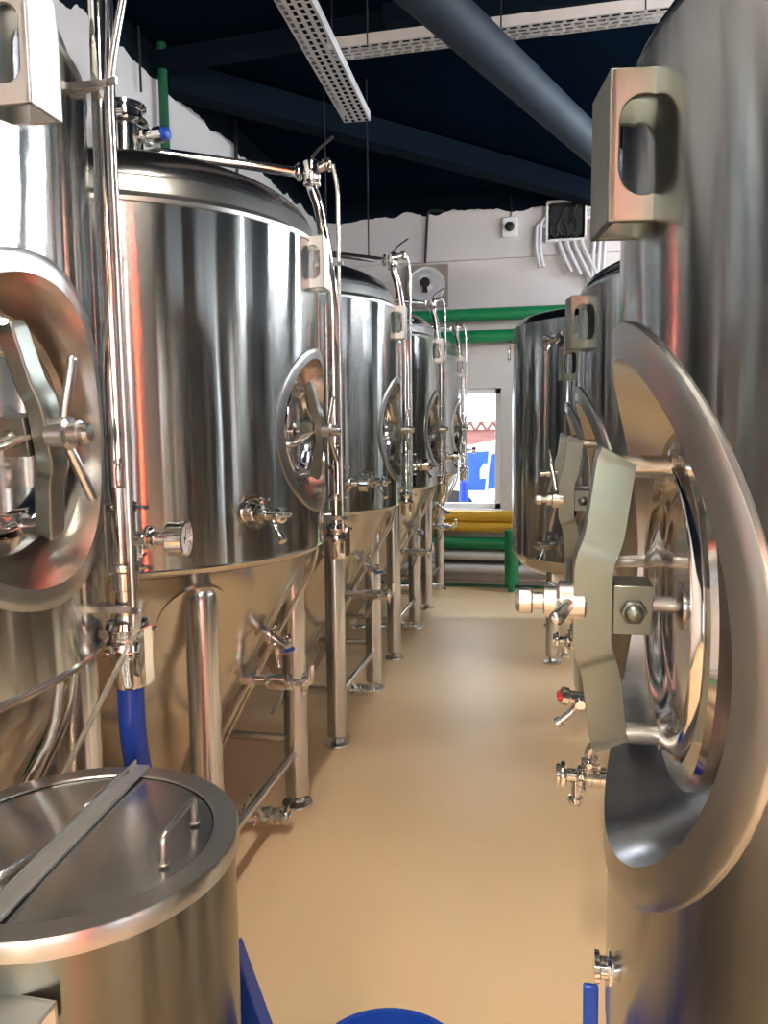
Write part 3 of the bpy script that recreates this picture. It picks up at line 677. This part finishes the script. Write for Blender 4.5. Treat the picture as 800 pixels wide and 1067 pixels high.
# right and back walls, each with big daylight windows (they feed the reflections)
def wallwins(name, axis, pos, lo, hi, wins, z0, z1, mt, idx):
    mb = MB(); e = lo
    def bx(a, b, za, zb):
        if b-a < 1e-3: return
        c = ((a+b)/2, pos, (za+zb)/2) if axis == 'y' else (pos, (a+b)/2, (za+zb)/2)
        sz = (b-a, .2, zb-za) if axis == 'y' else (.2, b-a, zb-za); mb.box(c, sz)
    for (a, b) in wins: bx(e, a, 0, ZC); bx(a, b, 0, z0); bx(a, b, z1, ZC); e = b
    bx(e, hi, 0, ZC); struct(mb.build(name, mt, flat=True))
    for k, (a, b) in enumerate(wins):
        w_ = struct(bpy.data.objects.new('window_%d' % (idx+k), None)); C.objects.link(w_); fm = MB()
        for (p, q, r_, s_) in ((a, b, z0, z0+.06), (a, b, z1-.06, z1), (a, a+.06, z0, z1), (b-.06, b, z0, z1), ((a+b)/2-.03, (a+b)/2+.03, z0, z1)):
            c = ((p+q)/2, pos, (r_+s_)/2) if axis == 'y' else (pos, (p+q)/2, (r_+s_)/2)
            fm.box(c, (q-p, .07, s_-r_) if axis == 'y' else (.07, q-p, s_-r_))
        fm.build('window_frame', upvc, w_, flat=True)
wr = wall_material('dark_plaster', (.16, .17, .18), 3.0)
wallwins('wall_right', 'x', XR+.1, YB, YF, [(-3.2, -1.6), (-.6, .8), (2.0, 3.2), (5.0, 6.2)], .9, 2.6, wr, 2)
wallwins('wall_back', 'y', YB-.1, XL, XR, [(-1.7, -.5), (.6, 2.4)], .7, 2.8, wr, 6)

# ------------------------------------------------------------------ ceiling: beams, duct, trays, cords
def pipe_between(name, a, b, r, mt, label, cat, group=None, n=24):
    o = MB().cyl(a, b, r, n=n).build(name, mt); return tag(o, label, cat, group)
def beam(name, a, b, w, h, label, mt=navy2, group='dark roof beams'):
    a, b = V(a), V(b); dd = (b-a); side = dd.cross(UP).normalized()
    o = MB().box((a+b)/2, (dd.length, w, h), dd, side).build(name, mt, flat=True, bevel=.006); return tag(o, label, 'beam', group)
z_ = 3.22
da, db = at(425, -25, Z=z_), at(640, 172, Z=z_)
e = (db-da).normalized(); pipe_between('ventilation_duct', da-e*1.2, db+e*.5, .09, duct_m, 'round grey-blue duct slanting across under the dark ceiling', 'duct', n=40)
def beam_px(pa, pb, z, w, h, label):
    a, b = at(*pa, Z=z), at(*pb, Z=z); e = (b-a).normalized(); return a, b, beam('roof_beam', a, b, w, h, label)
beam_px((170, 80), (640, 208), 3.78, .16, .18, 'long dark roof beam crossing behind the fermenter manifold')
beam_px((150, 68), (420, 22), 3.8, .10, .10, 'thin dark roof beam crossing above the end of the cable tray')
beam_px((400, 18), (700, -12), 3.8, .10, .10, 'dark roof beam at the top beside the round duct')

def tray(name, a, b, w, label):
    """perforated cable tray: slotted bottom with two turned-up sides"""
    a, b = V(a), V(b); dd = (b-a); L = dd.length; e = dd.normalized(); s = e.cross(UP).normalized(); mb = MB()
    n = int(L/.05); cw = 4; sx = L/n; sw = w/cw; t = .003
    vs = []; 
    for i in range(n):
        for j in range(cw):
            c = a+e*((i+.5)*sx)+s*(-w/2+(j+.5)*sw)
            mb.slotplate(c, e, s, sx, sw, t, sx*.62, sw*.45+.0001, n=8) if False else None
            k = [c+e*(p*sx/2)+s*(q*sw/2) for (p, q) in ((-1, -1), (1, -1), (1, 1), (-1, 1))]
            hx_, hy_ = sx*.34, sw*.24; off_ = (.12*sx if j % 2 else -.12*sx)
            h_ = [c+e*(off_+p*hx_)+s*(q*hy_) for (p, q) in ((-1, -1), (1, -1), (1, 1), (-1, 1))]
            mb.add(k+h_, [(0, 1, 5, 4), (1, 2, 6, 5), (2, 3, 7, 6), (3, 0, 4, 7)])
    for q in (-1, 1): mb.box((a+b)/2+s*(q*w/2)+V((0, 0, .025)), (L, .003, .05), e, s)
    o = mb.build(name, tray_m, flat=True)
    for q in (.12, .5, .88): MB().cyl(a+dd*q+s*(w/2), V(((a+dd*q+s*(w/2)).x, (a+dd*q+s*(w/2)).y, ZC)), .004, n=8).build('hanger_rod', cable, o)
    return tag(o, label, 'cable tray', 'perforated cable trays under the ceiling')
z_ = 3.35
ta, tb = at(372, 127, Z=z_), at(302, -5, Z=z_); e = (tb-ta).normalized()
e = V((0, -1, 0)); tray('cable_tray', ta, ta+e*2.2+V(((tb-ta).x/(tb-ta).length*2.2, 0, 0)), .15, 'perforated cable tray running lengthways over the aisle, ending in mid-air')
ta, tb = at(345, 58, Z=3.42), at(720, 12, Z=3.42)
tray('cable_tray', ta, tb, .13, 'perforated cable tray running crossways, lit pink at one end')
cords = [((332, 80), (340, 235), 'thin black cord hanging beside the second fermenter top'), ((379, 150), (384, 268), 'black cord hanging over the middle fermenter dome'),
         ((143, 60), (147, 96), 'short black cord hanging on the white wall above the red-rimmed fermenter'), ((240, 140), (245, 172), 'short black cord on the left wall near the roof edge')]
for (pa, pb, lb) in cords:
    Yc = 5.2 if pa[0] > 300 else None
    if Yc: a = at(*pb, Y=Yc); o = MB().cyl((a.x, a.y, a.z), (a.x, a.y, ZC), .005, n=8).build('hanging_cord', cable)
    else: a = at(*pb, X=XL+.03); b = at(*pa, X=XL+.03); o = MB().cyl((a.x, a.y, a.z), (a.x, a.y, ZC), .007, n=8).build('hanging_cord', cable)
    tag(o, lb, 'cord', 'black hanging cords')
# dark joints and the green pipe on the left wall
a = at(172, 145, X=XL+.06); pipe_between('green_riser', (a.x, a.y, 2.2), (a.x, a.y, ZC), .028, dgreen, 'upright dark green pipe on the left wall behind the top manifold', 'pipe', n=16)
for k, px_ in enumerate((46, 246)):
    a = at(px_, 60 if k == 0 else 150, X=XL+.03); o = MB().cyl((a.x, a.y, 2.0), (a.x, a.y, ZC), .012, n=8).build('wall_conduit', cable)
    tag(o, 'black conduit on the left wall ' + ('above the nearest fermenter' if k == 0 else 'above the red-rimmed fermenter'), 'conduit', 'black conduits on the left wall')
for k, (z, r, mt_) in enumerate(((.16, .05, green), (.34, .04, whitep))):
    pipe_between('wall_pipe', (XL+.09, YB+.2, z), (XL+.09, YF-.3, z), r, mt_, ('low green' if k == 0 else 'low white') + ' pipe along the left wall behind the fermenters', 'pipe', 'pipes low on the left wall', 20)

# ------------------------------------------------------------------ far wall: pipes, fan, camera, box
def wall_pipe(y_px, r, mt_, lb, x0=XL+.02, x1=XR-.1, dy=.0, x_px=520, nm='wall_pipe'):
    z = at(x_px, y_px, Y=YF-.1-dy).z
    o = MB().cyl((x0, YF-.1-dy, z), (x1, YF-.1-dy, z), r, n=24).build(nm, mt_)
    return tag(o, lb, 'pipe', 'coloured pipes across the far wall')
wall_pipe(327, .062, green, 'upper green pipe high on the far wall below the plaster step')
wall_pipe(350, .062, green, 'lower of the two high green pipes on the far wall')
wall_pipe(538, .058, yellow, 'upper yellow pipe just under the window', x1=.05)
wall_pipe(549, .055, yellow, 'lower yellow pipe under the window', x1=.05)
wall_pipe(566.5, .062, green, 'fat green pipe below the yellow ones on the far wall', x1=.25)
wall_pipe(579, .045, whitep, 'upper white lagged pipe near the floor on the far wall', x1=.3)
wall_pipe(593, .045, whitep, 'lower white lagged pipe near the floor on the far wall', x1=.3)
wall_pipe(586, .010, cable, 'thin dark line between the two white pipes', x1=.3)
wall_pipe(604, .012, pinkp, 'thin pinkish pipe just above the floor on the far wall', x1=.3)
wall_pipe(611.5, .022, dgreen, 'dark green pipe lowest of all on the far wall, at floor level', x1=XR-.2, dy=.05)
a = at(533, 580, Y=YF-.35); zt_ = at(533, 552, Y=YF-.35).z; zb_ = at(533, 609, Y=YF-.35).z
o = MB().cyl((a.x, a.y, zb_), (a.x, a.y, zt_), .07, n=28).cyl((a.x, a.y, zt_-.07), (a.x+.7, a.y, zt_-.07), .05).cyl((a.x, a.y, 0), (a.x, a.y, zb_+.01), .03).build('green_standpipe', green); tag(o, 'short fat green upright pipe at the corner under the far tank', 'pipe')
# extractor fan on its plate
fc = at(444, 298, Y=YF-.06)
fan = thing('extractor_fan', 'round shiny extractor fan on a square metal plate on the far wall', 'fan', (fc.x, YF-.045, fc.z))
MB().box((0, 0, 0), (.44, .012, .42)).build('mounting_plate', plate_m, fan, flat=True, bevel=.003)
MB().lathe([(.185, .005), (.19, .03), (.178, .05), (.15, .045), (.12, .055), (.09, .045), (.06, .05), (.055, .03), (.05, .03), (.05, .08), (1e-4, .085)], (0, 0, 0), (0, -1, 0), 48).build('fan_housing', fan_m, fan)
MB().lathe([(.05, .08), (.05, .1), (.03, .105), (1e-4, .106)], (0, 0, .02), (0, -1, 0), 24).box((0, -.09, -.04), (.05, .03, .07)).build('fan_motor', black, fan)
for sx in (-1, 1):
    for sz in (-1, 1): MB().cyl((sx*.19, 0, sz*.18), (sx*.19, -.014, sz*.18), .01, n=6).build('bolt', steel_mid, fan)
a = at(443, 274, Y=YF-.07); o = MB().tube(fillet([(a.x, a.y, a.z), (a.x+.02, a.y, ZC-.28), (a.x+.03, a.y, ZC-.14), (a.x+.18, a.y-.02, ZC-.16)], .04), .013, 10).build('fan_conduit', cable); tag(o, 'grey conduit rising from the extractor fan to the ceiling', 'conduit')
# camera
a = at(531, 237, Y=YF-.06)
cm = thing('security_camera', 'small white square security camera high on the far wall', 'camera', (a.x, a.y, a.z))
MB().box((0, 0, 0), (.15, .05, .19)).build('camera_body', white, cm, bevel=.012)
MB().lathe([(.045, .02), (.045, .05), (.03, .06), (1e-4, .062)], (0, 0, 0), (0, -1, 0), 28).build('camera_lens', black, cm)
MB().tube([(0, 0, .09), (.02, 0, .16), (.0, 0, .3)], .006, 8).build('camera_cable', cable, cm)
# junction box with white conduits
a = at(590, 231, Y=YF-.05)
jb = thing('junction_box', 'open white junction box with wires and bent conduits on the far wall', 'box', (a.x, YF-.05, a.z))
w_, h_ = .36, .36; mb = MB()
for (cx, cz, sx, sz) in ((0, h_/2, w_, .02), (0, -h_/2, w_, .02), (w_/2, 0, .02, h_), (-w_/2, 0, .02, h_), ): mb.box((cx, -.02, cz), (sx, .08, sz))
mb.box((0, .015, 0), (w_, .01, h_)); mb.build('box_frame', white, jb, flat=True)
mb = MB(); random.seed(9)
for k in range(9):
    x = -.15+.3*random.random(); mb.tube(fillet([(x, -.02, .17), (x+.1*random.uniform(-1, 1), -.04, .05), (x+.12*random.uniform(-1, 1), -.04, -.06), (x*.8, -.02, -.17)], .06), .007, 8)
mb.box((.0, -.01, .02), (.3, .02, .30)); mb.build('wiring', cable, jb)
for k in range(4):
    x = -.07+.07*k; MB().tube(fillet([(x, -.03, -.18), (x+.02, -.04, -.26), (x+.12+.02*k, -.04, -.48-.03*k)], .08), .02, 10).build('conduit', whitep, jb)
for k in range(2):
    MB().tube(fillet([(-.18, -.03, .05-.1*k), (-.24-.035*k, -.04, 0), (-.25-.035*k, -.04, -.25), (-.21-.035*k, -.04, -.42)], .06), .018, 10).build('conduit', whitep, jb)
for k in range(3):
    MB().tube(fillet([(.18, -.03, .1-.04*k), (.24+.05*k, -.04, .1-.04*k), (.26+.05*k, -.04, -.2), (.24+.05*k, -.04, -.6)], .05), .018, 10).build('conduit', whitep, jb)

# ------------------------------------------------------------------ outside the window
struct(MB().box((0, 40, -.12), (90, 64, .1)).build('ground_outside', asphalt, flat=True))
vn = thing('white_van', 'white van with blue tinted windows parked outside the window', 'van', (-2.1, 11.6, 0))
def vpt(px, py, Y): p = at(px, py, Y=Y); return V((p.x+2.1, Y-11.6, p.z))
yv = 11.6
body = [(463, 580), (463, 468), (480, 466), (508, 460), (524, 458), (545, 470), (560, 520), (560, 590)]
mb = MB(); k_ = [vpt(x, y, yv) for x, y in body]; n_ = len(k_)
mb.add(k_+[p+V((0, 1.7, 0)) for p in k_], [tuple(range(n_)), tuple(reversed(range(n_, 2*n_)))]+[(i, n_+i, n_+(i+1) % n_, (i+1) % n_) for i in range(n_)])
mb.build('van_body', vanw, vn, flat=True, bevel=.03)
def vplate(name, pts, mt_, o_=.02, th=.03):
    k_ = [vpt(x, y, yv-o_) for x, y in pts]; n_ = len(k_)
    MB().add(k_+[p+V((0, th, 0)) for p in k_], [tuple(range(n_)), tuple(reversed(range(n_, 2*n_)))]+[(i, n_+i, n_+(i+1) % n_, (i+1) % n_) for i in range(n_)]).build(name, mt_, vn, flat=True)
vplate('side_window', [(481, 472), (509, 470), (505, 511), (482, 511)], vang)
vplate('side_window', [(511, 474), (519, 471), (526, 470), (530, 500), (519, 507), (508, 510)], vang)
vplate('wing_mirror', [(500, 489), (504, 483), (508, 484), (507, 498), (500, 499)], vanw, .12, .1)
vplate('bumper', [(488, 517), (511, 516), (512, 518.5), (488, 520)], galv, .03)
for wx_ in (472, 535):
    c = vpt(wx_, 562, yv); MB().cyl((c.x, -.05, .34), (c.x, .2, .34), .34, n=32).build('wheel', black, vn)
pz = at(483, 525, Y=10.6)
bb = MB().cyl((pz.x, 10.6, 0), (pz.x, 10.6, at(483, 503, Y=10.6).z), .075, .06, n=20).lathe([(.06, 0), (.05, .03), (.02, .05)], (pz.x, 10.6, at(483, 503, Y=10.6).z), UP, 20).build('blue_bollard', blue_out); tag(bb, 'bright blue post standing outside the window in front of the van', 'post')
bl = thing('building', 'low building with a red tiled roof under a lattice truss, far outside', 'building', (0, 22, 0))
z1_ = at(500, 449, Y=22).z; z0_ = at(500, 470, Y=22).z
MB().box((-5, 1, z0_/2-.1), (16, 1.5, z0_+.1)).build('wall', whitep, bl, flat=True)
MB().add([V((-13, 0, z0_-.2)), V((3, 0, z0_-.2)), V((3, 1.4, z1_)), V((-13, 1.4, z1_)), V((-13, 2.6, z0_-.2)), V((3, 2.6, z0_-.2))], [(0, 1, 2, 3), (3, 2, 5, 4), (0, 3, 4), (1, 5, 2)]).build('roof', brick, bl, flat=True)
mb = MB(); zt2 = at(500, 440, Y=23.4).z
mb.box((-5, 1.4, z1_+.02), (16, .05, .05)).box((-5, 1.4, zt2), (16, .05, .05)); x = -13
while x < 3:
    mb.cyl((x, 1.4, z1_), (x+.17, 1.4, zt2), .05, n=6).cyl((x+.17, 1.4, zt2), (x+.34, 1.4, z1_), .05, n=6); x += .34
mb.build('truss', brick, bl, flat=True)

# ------------------------------------------------------------------ lamps
def batten(x, y, z, L, axis, mt_, label, group, r=.018):
    t = thing('tube_lamp', label, 'lamp', (x, y, z), 0, group)
    d = V((1, 0, 0)) if axis == 'x' else V((0, 1, 0)); s = V((0, 1, 0)) if axis == 'x' else V((1, 0, 0))
    MB().box((0, 0, .045), (L, .07, .04), d, s).build('lamp_housing', white, t, flat=True)
    MB().cyl(-d*(L/2-.03), d*(L/2-.03), r, n=12).build('lamp_tube', mt_, t)
    for k in (-1, 1): MB().cyl(V((0, 0, .06))+d*(k*L*.4), V((0, 0, ZC-z))+d*(k*L*.4), .003, n=6).build('hanger', steel_mid, t)
G = 'white tube lamps under the ceiling'
batten(-.35, .6, 3.45, 1.5, 'y', tube_n, 'white tube lamp above the camera position', G)
batten(-.35, -1.8, 3.45, 1.5, 'y', tube_n, 'white tube lamp behind the camera position', G)
batten(2.4, 2.55, 3.45, 1.5, 'x', tube_w, 'white tube lamp hung crossways beyond the second right-hand tank', G)
batten(2.4, 4.6, 3.45, 1.5, 'y', tube_w, 'white tube lamp hung lengthways beyond the third right-hand tank', G)
batten(2.35, 6.7, 3.3, 1.2, 'x', tube_c, 'added unseen cool fill lamp in the far corner beyond the wide tank', 'added cool fill lamps')  # fill lamp added out of view to brighten the far wall
batten(.55, -2.6, 2.9, 1.2, 'x', tube_ww, 'warm tube lamp behind the camera position', 'warm tube lamps')
batten(1.55, -2.9, 2.75, 1.0, 'x', tube_r, 'red strip lamp high behind the camera position', 'coloured strip lamps', r=.022)
for k, (x, y, mt_, nm) in enumerate(((1.75, -3.0, tube_r, 'red'), (.95, -3.0, tube_g, 'green'), (-.3, -3.2, tube_ww, 'warm white'))):
    t = thing('strip_lamp', 'upright %s strip lamp standing behind the camera position' % nm, 'lamp', (x, y, 0), 0, 'coloured strip lamps')
    MB().box((0, -.03, 1.25), (.05, .03, 2.3)).box((0, -.03, .05), (.25, .25, .1)).build('lamp_post', black, t, flat=True)
    MB().cyl((0, 0, .2), (0, 0, 2.3), .014).build('lamp_tube', mt_, t)

def area(name, loc, rot, sx, sy, e, col, portal=False):
    l = bpy.data.lights.new(name, 'AREA'); l.shape = 'RECTANGLE'; l.size = sx; l.size_y = sy; l.energy = e; l.color = col
    o = bpy.data.objects.new(name, l); C.objects.link(o); o.location = loc; o.rotation_euler = rot
    if portal: l.cycles.is_portal = True
    return o
# light portals in the window openings (they only guide sampling of the sky)
area('portal', (XR+.25, -2.4, 1.75), (0, PI/2, 0), 1.7, 1.6, 1, (1, 1, 1), True)
area('portal', (XR+.25, .1, 1.75), (0, PI/2, 0), 1.7, 1.4, 1, (1, 1, 1), True)
area('portal', (XR+.25, 2.6, 1.75), (0, PI/2, 0), 1.7, 1.2, 1, (1, 1, 1), True)
area('portal', (XR+.25, 5.6, 1.75), (0, PI/2, 0), 1.7, 1.2, 1, (1, 1, 1), True)
area('portal', (-1.1, YB-.25, 1.75), (PI/2, 0, 0), 1.2, 2.1, 1, (1, 1, 1), True)
area('portal', (1.5, YB-.25, 1.75), (PI/2, 0, 0), 1.8, 2.1, 1, (1, 1, 1), True)
area('portal', ((wx0+wx1)/2, YF+.3, (wz0+wz1)/2), (-PI/2, 0, 0), wx1-wx0, wz1-wz0, 1, (1, 1, 1), True)

w = bpy.data.worlds.new('sky'); S.world = w; w.use_nodes = True; nt = w.node_tree
bg = nt.nodes['Background']; bg.inputs[0].default_value = (.86, .93, 1, 1); bg.inputs[1].default_value = 3.5

S.view_settings.view_transform = 'Standard'; S.view_settings.look = 'None'; S.view_settings.gamma = 1; S.view_settings.use_curve_mapping = False
S.view_settings.exposure = 0.85
try: S.cycles.use_denoising = True; S.cycles.max_bounces = 10; S.cycles.glossy_bounces = 6; S.cycles.sample_clamp_indirect = 6
except Exception: pass
